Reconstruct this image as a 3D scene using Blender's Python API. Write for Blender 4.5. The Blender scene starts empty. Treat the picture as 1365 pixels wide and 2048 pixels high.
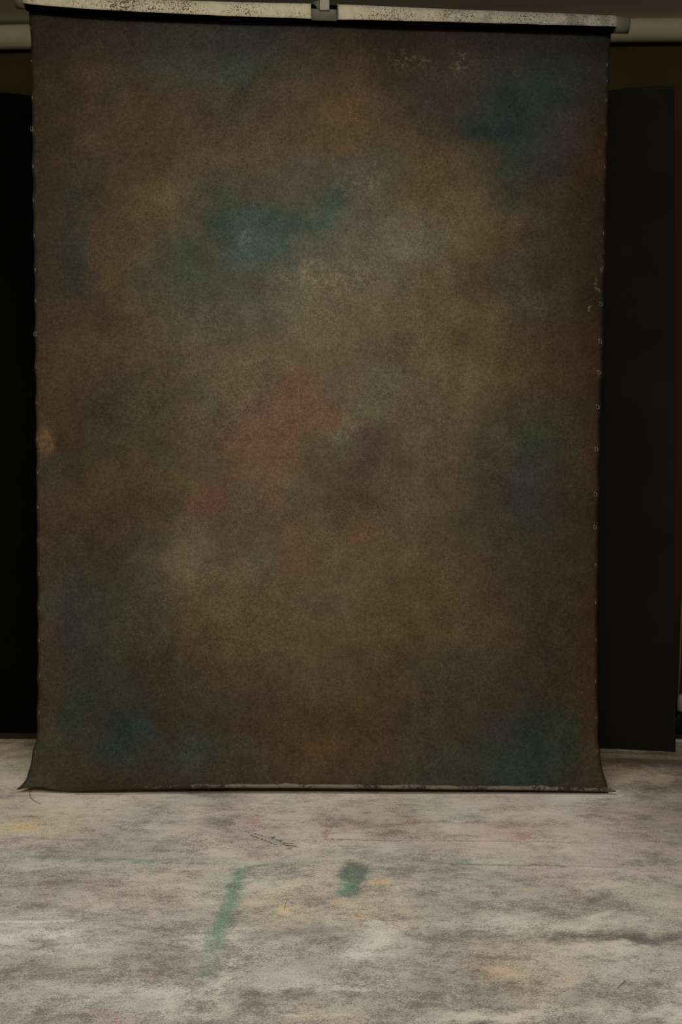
import bpy, bmesh, math, random
from mathutils import Vector, noise
random.seed(7)
D = bpy.data
C = bpy.context.scene.collection
scene = bpy.context.scene

# ------------------------------------------------------------------ camera
F = 1991.0          # focal length in pixels of the 1365 x 2048 frame
CX, CY, H = 682.5, 1024.0, 1.03
cam = D.cameras.new('camera')
cam.lens = 35.0
cam.sensor_width = 36.0
cam.sensor_fit = 'AUTO'
cam_o = D.objects.new('camera', cam)
C.objects.link(cam_o)
cam_o.location = (0, 0, H)
cam_o.rotation_euler = (math.radians(90), 0, 0)
scene.camera = cam_o

# ------------------------------------------------------------------ world, lights, exposure
w = D.worlds.new('world')
scene.world = w
w.use_nodes = True
w.node_tree.nodes['Background'].inputs[0].default_value = (1.0, 0.9, 0.76, 1)
w.node_tree.nodes['Background'].inputs[1].default_value = 0.02

def area(name, loc, target, sx, sy, power, col, spread=180):
    l = D.lights.new(name, 'AREA')
    l.shape = 'RECTANGLE'
    l.size, l.size_y = sx, sy
    l.energy = power
    l.color = col
    l.spread = math.radians(spread)
    o = D.objects.new(name, l)
    C.objects.link(o)
    o.location = loc
    o.rotation_euler = (Vector(target) - Vector(loc)).to_track_quat('-Z', 'Y').to_euler()
    return o
area("overhead_softbox", (-0.55, 2.35, 3.10), (-0.40, 3.0, 0.0), 1.5, 0.8, 19, (1.0, 0.97, 0.92), 132)
area("fill_softbox", (0.1, -0.6, 2.8), (-0.1, 3.7, 0.9), 1.6, 1.2, 62, (1.0, 0.97, 0.92))

scene.view_settings.view_transform = 'Standard'
scene.view_settings.look = 'None'
scene.view_settings.exposure = 0.0
scene.view_settings.gamma = 1.0
scene.view_settings.use_curve_mapping = False

# ------------------------------------------------------------------ helpers
def at(px, py, Y):
    """point at depth Y that the photograph shows at pixel px, py"""
    return Vector(((px - CX) / F * Y, Y, H - (py - CY) / F * Y))

def ground(px, py, z=0.0):
    Y = F * (H - z) / (py - CY)
    return Vector(((px - CX) / F * Y, Y, z))

def lin(c):
    c = c / 255.0
    return c / 12.92 if c <= 0.04045 else ((c + 0.055) / 1.055) ** 2.4

def tag(o, label=None, cat=None, group=None, kind=None):
    if label: o['label'] = label
    if cat: o['category'] = cat
    if group: o['group'] = group
    if kind: o['kind'] = kind
    return o

def empty(name, loc):
    o = D.objects.new(name, None)
    C.objects.link(o)
    o.location = loc
    o.empty_display_size = 0.1
    return o

def build(name, bm, mat, parent=None, smooth=True, mats=None):
    me = D.meshes.new(name)
    bmesh.ops.recalc_face_normals(bm, faces=bm.faces)
    if smooth:
        for f in bm.faces: f.smooth = True
    bm.to_mesh(me)
    bm.free()
    for m in (mats or [mat]): me.materials.append(m)
    o = D.objects.new(name, me)
    C.objects.link(o)
    if parent:
        o.parent = parent
        o.matrix_parent_inverse = parent.matrix_basis.inverted()
    return o

def add_box(bm, c, s, rz=0.0, bev=0.0):
    r = bmesh.ops.create_cube(bm, size=1.0)
    vs = r['verts']
    for v in vs:
        x, y, z = v.co.x * s[0], v.co.y * s[1], v.co.z * s[2]
        v.co = Vector((c[0] + x * math.cos(rz) - y * math.sin(rz), c[1] + x * math.sin(rz) + y * math.cos(rz), c[2] + z))
    if bev:
        es = list({e for v in vs for e in v.link_edges})
        bmesh.ops.bevel(bm, geom=es, offset=bev, segments=2, affect='EDGES', profile=0.5)

def add_tube(bm, pts, rad, seg=24, cap=True, hollow=0.0):
    """tube through pts; rad a number or a list"""
    pts = [Vector(p) for p in pts]
    n = len(pts)
    rr = rad if isinstance(rad, (list, tuple)) else [rad] * n
    rings = []
    up = Vector((0, 0, 1)) if abs((pts[-1] - pts[0]).normalized().z) < 0.9 else Vector((0, 1, 0))
    for i, p in enumerate(pts):
        d = (pts[min(i + 1, n - 1)] - pts[max(i - 1, 0)]).normalized()
        a = up.cross(d).normalized()
        b = d.cross(a).normalized()
        rings.append([bm.verts.new(p + (a * math.cos(t) + b * math.sin(t)) * rr[i])
                      for t in [2 * math.pi * k / seg for k in range(seg)]])
    for i in range(n - 1):
        for k in range(seg):
            bm.faces.new((rings[i][k], rings[i][(k + 1) % seg], rings[i + 1][(k + 1) % seg], rings[i + 1][k]))
    if cap:
        for ring, p, s in ((rings[0], pts[0], 1), (rings[-1], pts[-1], -1)):
            if hollow:
                dd = (pts[1] - pts[0]).normalized() if s == 1 else (pts[-1] - pts[-2]).normalized()
                inner = [bm.verts.new(p + (v.co - p) * hollow) for v in ring]
                deep = [bm.verts.new(v.co + dd * s * 0.12) for v in inner]
                for k in range(seg):
                    k2 = (k + 1) % seg
                    bm.faces.new((ring[k], ring[k2], inner[k2], inner[k]))
                    bm.faces.new((inner[k], inner[k2], deep[k2], deep[k]))
            else:
                bm.faces.new(ring)

def interp(tab, x):
    if x <= tab[0][0]: return tab[0][1]
    for (a, va), (b, vb) in zip(tab, tab[1:]):
        if x <= b:
            t = (x - a) / (b - a)
            return va + (vb - va) * t
    return tab[-1][1]

def smooth_interp(tab, x):
    """Catmull-Rom through the table"""
    if x <= tab[0][0]: return tab[0][1]
    if x >= tab[-1][0]: return tab[-1][1]
    for i in range(len(tab) - 1):
        if x <= tab[i + 1][0]:
            x0, y0 = tab[max(i - 1, 0)]; x1, y1 = tab[i]; x2, y2 = tab[i + 1]; x3, y3 = tab[min(i + 2, len(tab) - 1)]
            h = x2 - x1
            t = (x - x1) / h
            m1 = (y2 - y0) / max(x2 - x0, 1e-6) * h
            m2 = (y3 - y1) / max(x3 - x1, 1e-6) * h
            return (2*t**3 - 3*t*t + 1)*y1 + (t**3 - 2*t*t + t)*m1 + (-2*t**3 + 3*t*t)*y2 + (t**3 - t*t)*m2

# ------------------------------------------------------------------ material helpers
class N:
    def __init__(s, name, rough=0.8, spec=0.3):
        s.m = D.materials.new(name)
        s.m.use_nodes = True
        s.t = s.m.node_tree
        s.bsdf = s.t.nodes['Principled BSDF']
        s.bsdf.inputs['Roughness'].default_value = rough
        s.bsdf.inputs['Specular IOR Level'].default_value = spec
        tc = s.t.nodes.new('ShaderNodeTexCoord')
        s.obj = tc.outputs['Object']
    def node(s, typ, **kw):
        n = s.t.nodes.new(typ)
        for k, v in kw.items(): setattr(n, k, v)
        return n
    def put(s, sock, v):
        if isinstance(v, bpy.types.NodeSocket): s.t.links.new(v, sock)
        else: sock.default_value = v
    def math(s, op, a, b=0.0, clamp=False):
        n = s.node('ShaderNodeMath', operation=op, use_clamp=clamp)
        s.put(n.inputs[0], a); s.put(n.inputs[1], b)
        return n.outputs[0]
    def vmath(s, op, a, b=(0, 0, 0)):
        n = s.node('ShaderNodeVectorMath', operation=op)
        s.put(n.inputs[0], a); s.put(n.inputs[1], b)
        return n.outputs['Value'] if op in ('LENGTH', 'DOT_PRODUCT') else n.outputs[0]
    def noise(s, vec, scale, detail=4.0, rough=0.55, color=False, dist=0.0):
        n = s.node('ShaderNodeTexNoise')
        s.put(n.inputs['Vector'], vec)
        n.inputs['Scale'].default_value = scale
        n.inputs['Detail'].default_value = detail
        n.inputs['Roughness'].default_value = rough
        n.inputs['Distortion'].default_value = dist
        return n.outputs['Color'] if color else n.outputs['Fac']
    def rng(s, v, a, b, c, d, smooth=False):
        n = s.node('ShaderNodeMapRange')
        n.interpolation_type = 'SMOOTHSTEP' if smooth else 'LINEAR'
        s.put(n.inputs[0], v)
        for i, q in enumerate((a, b, c, d)): n.inputs[i + 1].default_value = q
        return n.outputs[0]
    def mix(s, fac, a, b, mode='MIX'):
        n = s.node('ShaderNodeMix', data_type='RGBA', blend_type=mode)
        s.put(n.inputs[0], fac); s.put(n.inputs[6], a); s.put(n.inputs[7], b)
        return n.outputs[2]
    def grey(s, col, v):
        """multiply a colour by a value"""
        n = s.node('ShaderNodeVectorMath', operation='SCALE')
        s.put(n.inputs[0], col); s.put(n.inputs[3], v)
        return n.outputs[0]
    def sep(s, v):
        n = s.node('ShaderNodeSeparateXYZ'); s.put(n.inputs[0], v); return n.outputs
    def bump(s, h, strength=0.3, dist=0.002):
        n = s.node('ShaderNodeBump')
        n.inputs['Strength'].default_value = strength
        n.inputs['Distance'].default_value = dist
        s.put(n.inputs['Height'], h)
        s.t.links.new(n.outputs[0], s.bsdf.inputs['Normal'])
    def out(s, col):
        s.put(s.bsdf.inputs['Base Color'], col)
        return s.m
    def rows(s, u, v, table, k):
        """painted field: one colour ramp along u for each row, blended along v"""
        col = None
        prev = None
        for (vy, stops) in table:
            r = s.node('ShaderNodeValToRGB')
            cr = r.color_ramp
            cr.interpolation = 'EASE' if len(stops) > 1 else 'LINEAR'
            st = sorted(stops)
            while len(cr.elements) > 1: cr.elements.remove(cr.elements[-1])
            for i, (px, c) in enumerate(st):
                e = cr.elements[0] if i == 0 else cr.elements.new(px)
                e.position = px
                e.color = (min(lin(c[0]) * k, .9), min(lin(c[1]) * k, .9), min(lin(c[2]) * k, .9), 1)
            s.put(r.inputs[0], u)
            if col is None: col = r.outputs[0]
            else:
                t = s.rng(v, prev, vy, 0.0, 1.0, smooth=True)
                col = s.mix(t, col, r.outputs[0])
            prev = vy
        return col

def plain(name, rgb, rough=0.7, k=1.0, metal=0.0, var=0.12, scale=8.0, spec=0.3, bump=0.0):
    n = N(name, rough, spec)
    n.bsdf.inputs['Metallic'].default_value = metal
    f = n.noise(n.obj, scale, 5.0)
    f = n.rng(f, 0.3, 0.7, 1 - var, 1 + var)
    if bump: n.bump(n.noise(n.obj, scale * 12, 3.0), bump, 0.002)
    return n.out(n.grey((lin(rgb[0]) * k, lin(rgb[1]) * k, lin(rgb[2]) * k), f))

# ------------------------------------------------------------------ paint of the backdrop and of the floor cloth
# rows of tones across each cloth: (row, [(place across, colour), ...])
YB = 3.72           # depth of the hanging canvas
KB = 1.9
BD = [
 (90,[(100,(46.7,39.7,30.6)),(200,(51.4,43.6,34.7)),(300,(49.7,47.9,40.2)),(400,(51.0,50.1,42.3)),(500,(49.1,48.5,44.4)),(600,(51.0,48.1,39.5)),(700,(53.0,44.8,33.6)),(800,(44.0,37.8,29.5)),(900,(46.7,42.1,34.8)),(1000,(43.6,42.0,36.4)),(1100,(40.2,38.9,37.0)),(1200,(36.7,34.9,28.5))]),
 (140,[(100,(47.9,39.7,28.4)),(170,(59.7,46.9,33.0)),(240,(51.0,46.6,36.7)),(300,(54.3,53.4,43.8)),(400,(53.2,53.5,44.9)),(500,(51.0,55.0,44.6)),(600,(55.9,52.5,41.2)),(700,(63.5,51.7,37.0)),(800,(47.7,40.2,31.7)),(900,(56.4,51.6,42.8)),(1000,(51.1,50.1,42.6)),(1100,(42.3,47.5,39.0)),(1200,(41.2,38.5,31.4))]),
 (200,[(100,(45.0,35.9,25.0)),(200,(51.9,43.4,31.7)),(300,(57.6,46.2,32.2)),(400,(54.9,46.2,34.9)),(480,(51.5,48.4,38.7)),(560,(61.0,51.7,38.7)),(700,(72.5,57.7,40.2)),(800,(59.8,49.6,38.4)),(850,(51.1,47.6,39.5)),(930,(51.2,48.3,39.7)),(1020,(39.3,46.9,43.4)),(1100,(41.3,48.3,41.8)),(1200,(42.3,39.6,30.5))]),
 (265,[(90,(43.7,35.2,25.0)),(190,(52.5,43.4,30.2)),(300,(56.8,44.2,29.1)),(400,(55.9,46.5,34.5)),(500,(59.6,50.0,37.2)),(600,(63.6,51.7,37.2)),(700,(68.7,55.8,38.4)),(800,(63.0,52.0,38.1)),(880,(54.2,46.9,36.8)),(940,(34.3,41.7,37.8)),(1010,(32.6,44.5,43.5)),(1060,(41.3,47.1,40.2)),(1120,(49.1,48.1,44.0)),(1200,(51.6,38.3,26.0))]),
 (330,[(90,(43.1,34.7,24.7)),(190,(48.8,41.3,29.3)),(300,(51.3,41.3,27.3)),(370,(59.0,49.3,34.9)),(470,(61.1,52.0,38.4)),(570,(61.0,54.0,41.8)),(640,(61.4,57.2,45.5)),(700,(63.5,60.8,48.8)),(760,(64.9,61.5,46.9)),(850,(69.6,57.3,40.0)),(920,(65.9,56.7,40.5)),(1010,(46.0,49.1,39.3)),(1090,(43.7,43.0,38.9)),(1190,(50.7,37.1,25.5))]),
 (400,[(90,(41.4,35.5,26.4)),(150,(38.2,37.5,29.0)),(230,(52.3,42.1,28.0)),(330,(67.1,57.6,41.3)),(370,(62.8,54.4,39.6)),(440,(44.8,48.3,38.6)),(520,(56.3,52.3,40.4)),(600,(56.7,56.4,44.3)),(680,(48.2,55.4,47.5)),(760,(69.5,63.9,48.9)),(880,(72.8,62.3,44.4)),(960,(68.6,59.2,43.0)),(1020,(50.8,50.0,39.6)),(1100,(51.9,44.7,33.5)),(1190,(40.3,32.0,22.7))]),
 (440,[(90,(46.2,37.9,27.2)),(160,(40.3,38.7,31.0)),(230,(56.8,45.3,30.6)),(340,(62.3,53.3,37.7)),(440,(42.0,49.0,42.3)),(500,(48.1,55.0,48.1)),(580,(47.4,55.5,47.9)),(640,(52.7,59.2,51.1)),(710,(68.5,66.2,52.7)),(830,(77.8,70.8,54.9)),(950,(75.1,64.3,46.9)),(1010,(69.9,58.5,41.6)),(1100,(55.0,47.7,36.0)),(1190,(39.9,31.8,22.4))]),
 (490,[(90,(43.2,37.3,28.4)),(160,(43.4,41.9,34.5)),(230,(55.4,45.5,31.4)),(290,(59.1,50.9,36.6)),(350,(44.6,48.3,38.1)),(420,(50.5,49.4,39.1)),(500,(51.4,61.8,56.4)),(560,(50.6,58.7,51.3)),(620,(61.0,60.8,50.0)),(700,(75.3,70.1,56.3)),(830,(80.8,77.0,63.8)),(940,(74.3,63.5,45.4)),(1000,(67.0,53.9,37.1)),(1090,(52.1,45.0,34.4)),(1190,(43.6,33.4,23.3))]),
 (560,[(90,(42.3,37.5,27.8)),(150,(36.4,36.3,28.5)),(230,(58.7,47.3,31.7)),(300,(53.0,51.8,39.6)),(370,(48.9,51.7,40.5)),(460,(51.8,51.6,43.4)),(560,(64.3,62.2,48.9)),(650,(76.5,70.3,55.5)),(780,(76.1,69.3,54.9)),(880,(72.6,62.4,45.9)),(960,(59.1,49.6,35.8)),(1040,(55.9,52.8,40.8)),(1110,(47.1,43.4,32.5)),(1190,(40.6,32.5,23.7))]),
 (630,[(90,(49.0,40.1,28.0)),(180,(51.0,41.9,29.0)),(300,(59.6,51.1,35.5)),(420,(60.5,58.1,45.3)),(520,(64.2,63.3,50.0)),(620,(77.4,70.8,55.4)),(720,(81.3,71.3,54.9)),(850,(76.2,65.8,49.0)),(960,(72.6,60.3,41.9)),(1030,(60.3,53.9,39.7)),(1110,(54.2,45.0,32.5)),(1190,(41.7,31.5,22.3))]),
 (700,[(90,(52.4,41.5,29.1)),(200,(58.1,48.4,32.4)),(320,(61.9,54.6,39.4)),(450,(68.5,61.5,46.3)),(570,(78.5,67.1,52.4)),(680,(77.2,70.4,53.5)),(760,(69.1,59.5,45.3)),(860,(75.0,66.2,49.1)),(960,(71.6,59.1,41.3)),(1050,(63.8,50.4,35.0)),(1130,(56.2,42.2,28.0)),(1190,(47.7,34.6,23.8))]),
 (760,[(90,(57.5,44.1,28.6)),(200,(51.6,43.8,31.1)),(320,(59.9,52.4,37.5)),(440,(68.8,62.0,46.6)),(530,(78.0,66.4,51.4)),(590,(79.8,58.7,46.8)),(650,(76.6,63.6,50.4)),(740,(74.4,68.9,53.3)),(850,(73.4,66.2,49.9)),(940,(78.0,67.5,50.1)),(1020,(70.0,56.2,38.6)),(1110,(58.3,45.7,31.1)),(1190,(48.7,36.3,25.4))]),
 (820,[(90,(54.0,42.1,26.5)),(200,(47.7,41.2,29.0)),(320,(57.2,50.1,35.5)),(430,(67.0,60.6,45.3)),(500,(78.6,62.8,50.0)),(570,(83.1,61.9,49.6)),(660,(82.4,63.9,50.5)),(720,(77.2,71.8,55.2)),(830,(75.2,66.0,50.4)),(930,(72.8,64.3,47.4)),(1010,(63.6,54.4,38.9)),(1090,(50.9,46.4,35.6)),(1190,(45.8,35.9,26.1))]),
 (880,[(82,(76.7,59.8,41.8)),(110,(50.1,38.9,25.2)),(200,(50.9,43.8,30.0)),(320,(58.8,51.7,35.8)),(420,(70.9,58.5,44.3)),(500,(82.5,61.5,48.5)),(570,(82.4,59.4,47.6)),(640,(69.6,60.9,45.8)),(690,(72.8,67.4,50.9)),(740,(61.6,50.7,41.3)),(810,(74.6,66.9,51.0)),(900,(70.4,61.8,45.3)),(980,(62.0,55.4,41.6)),(1060,(47.0,50.1,38.6)),(1120,(49.9,47.9,37.1)),(1190,(55.4,40.1,27.1))]),
 (940,[(85,(46.9,46.0,36.0)),(150,(49.8,43.0,28.9)),(250,(63.9,53.1,36.2)),(350,(61.8,54.9,38.3)),(420,(69.4,58.6,43.4)),(500,(80.2,63.3,48.7)),(580,(80.6,64.5,50.5)),(650,(66.4,57.4,41.6)),(720,(60.5,51.1,40.0)),(790,(70.4,60.8,46.0)),(890,(70.0,60.3,44.5)),(980,(56.9,51.8,39.7)),(1040,(48.8,48.2,42.8)),(1120,(49.2,46.0,35.8)),(1190,(53.2,40.8,29.8))]),
 (1000,[(90,(56.7,46.4,33.3)),(180,(58.6,47.6,32.2)),(260,(56.8,46.5,31.0)),(340,(59.6,51.4,36.4)),(390,(79.7,58.1,45.4)),(430,(77.4,55.8,44.1)),(480,(70.9,60.1,46.0)),(550,(81.7,64.7,50.5)),(600,(70.4,62.8,47.6)),(700,(61.7,52.0,36.4)),(780,(73.3,61.8,47.9)),(880,(71.1,61.2,45.1)),(980,(53.5,48.4,37.8)),(1050,(46.0,45.5,40.9)),(1120,(45.7,41.6,31.4)),(1190,(46.3,36.4,25.6))]),
 (1060,[(90,(59.1,48.2,35.1)),(200,(53.8,44.3,31.2)),(300,(59.8,51.7,37.5)),(380,(73.4,65.8,50.5)),(450,(67.6,58.0,43.5)),(520,(69.0,60.6,45.1)),(580,(79.8,62.8,48.5)),(640,(71.1,63.7,47.1)),(710,(76.1,61.0,45.7)),(800,(73.4,61.9,47.4)),(900,(67.7,59.2,42.4)),(1000,(52.6,49.3,37.6)),(1080,(45.7,44.8,35.5)),(1190,(48.8,37.6,27.0))]),
 (1120,[(90,(57.3,47.3,35.0)),(150,(48.6,45.8,36.5)),(230,(50.1,45.0,34.6)),(310,(66.9,59.1,44.2)),(400,(81.8,74.1,57.6)),(460,(77.0,65.7,50.3)),(530,(78.9,72.1,55.8)),(590,(77.7,60.3,45.7)),(660,(75.4,67.2,49.7)),(780,(75.5,67.3,48.6)),(880,(72.1,61.9,44.2)),(970,(61.1,52.2,37.6)),(1050,(53.8,48.3,36.4)),(1120,(48.8,42.5,32.3)),(1190,(51.8,40.4,29.0))]),
 (1200,[(85,(57.1,56.1,44.5)),(140,(48.5,47.7,41.7)),(200,(48.8,48.1,38.4)),(280,(53.9,51.5,40.5)),(380,(73.3,63.4,46.3)),(480,(77.1,67.2,49.5)),(560,(74.9,65.1,48.2)),(680,(76.0,67.2,50.6)),(800,(70.9,61.1,42.3)),(900,(69.3,58.2,40.4)),(1000,(61.7,52.4,37.4)),(1090,(49.1,43.2,33.3)),(1190,(49.8,38.0,26.3))]),
 (1270,[(85,(62.3,51.4,39.6)),(130,(46.5,45.6,41.3)),(200,(49.6,48.9,39.2)),(290,(55.4,52.0,39.8)),(390,(68.0,57.0,39.7)),(480,(73.6,61.9,42.9)),(560,(76.7,67.4,48.9)),(680,(71.4,61.5,44.4)),(800,(70.0,58.5,39.7)),(920,(72.1,61.0,43.2)),(1020,(61.2,51.9,36.0)),(1100,(47.3,41.0,31.1)),(1190,(48.9,37.8,25.9))]),
 (1340,[(90,(56.8,49.3,38.6)),(150,(46.0,45.0,37.3)),(220,(46.9,46.1,37.2)),(300,(47.4,43.7,33.7)),(400,(61.1,52.1,37.7)),(500,(67.8,58.0,41.6)),(620,(72.3,62.0,45.2)),(740,(65.4,56.0,40.2)),(850,(59.4,52.2,37.7)),(930,(59.3,54.0,40.9)),(1010,(51.9,48.1,37.7)),(1100,(45.9,40.4,31.4)),(1190,(53.4,38.2,25.8))]),
 (1400,[(90,(56.7,48.9,38.9)),(150,(42.0,46.1,35.8)),(230,(46.2,46.1,38.7)),(320,(47.1,44.4,34.8)),(420,(54.5,48.9,36.9)),(520,(58.3,49.0,36.1)),(640,(65.6,56.8,41.5)),(740,(67.0,51.8,35.2)),(830,(64.7,55.2,40.1)),(920,(53.8,52.1,42.5)),(990,(51.9,48.1,37.1)),(1060,(45.0,43.8,34.9)),(1140,(52.7,43.3,31.8)),(1190,(56.7,42.9,29.3))]),
 (1450,[(85,(53.8,51.5,41.7)),(130,(45.1,49.4,39.0)),(190,(45.5,44.6,36.9)),(230,(38.6,44.1,39.1)),(290,(41.7,48.6,44.5)),(330,(48.1,44.1,33.5)),(400,(51.0,50.2,40.9)),(500,(59.8,48.0,34.0)),(620,(64.2,51.4,35.6)),(740,(63.5,48.9,33.2)),(830,(58.5,52.8,40.6)),(920,(54.5,49.7,38.2)),(1000,(46.5,45.7,41.5)),(1060,(40.2,45.9,38.3)),(1130,(42.4,45.8,34.8)),(1190,(58.4,45.7,33.0))]),
 (1500,[(85,(51.1,49.1,39.1)),(150,(51.3,47.6,37.3)),(230,(35.4,40.6,35.0)),(290,(43.6,43.6,35.7)),(400,(48.3,51.6,41.1)),(480,(52.3,48.7,39.1)),(560,(56.8,45.4,31.1)),(660,(67.2,50.8,34.3)),(750,(62.2,48.4,33.3)),(830,(53.2,50.5,40.8)),(920,(46.4,45.4,36.4)),(1000,(40.1,44.7,35.9)),(1060,(34.4,42.0,37.9)),(1130,(38.5,42.6,33.9)),(1190,(56.2,44.9,32.6))]),
 (1545,[(70,(51.9,46.4,35.5)),(150,(47.4,38.2,28.3)),(270,(42.9,37.7,28.3)),(380,(43.6,42.0,33.5)),(480,(48.8,43.5,33.1)),(600,(58.8,46.4,31.3)),(720,(54.0,44.7,31.2)),(830,(47.7,46.0,36.3)),(920,(45.3,44.4,35.4)),(1010,(40.8,46.1,39.3)),(1070,(37.1,43.3,37.6)),(1140,(42.6,40.6,31.6)),(1195,(51.6,42.0,28.4))]),
 (1575,[(60,(54.0,47.2,35.1)),(200,(45.0,38.2,27.5)),(400,(43.6,38.7,28.7)),(600,(49.8,40.4,28.6)),(800,(44.8,41.3,30.8)),(1000,(44.4,42.4,33.1)),(1195,(49.3,41.1,28.9))]),
]
KF = 1.9
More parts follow.
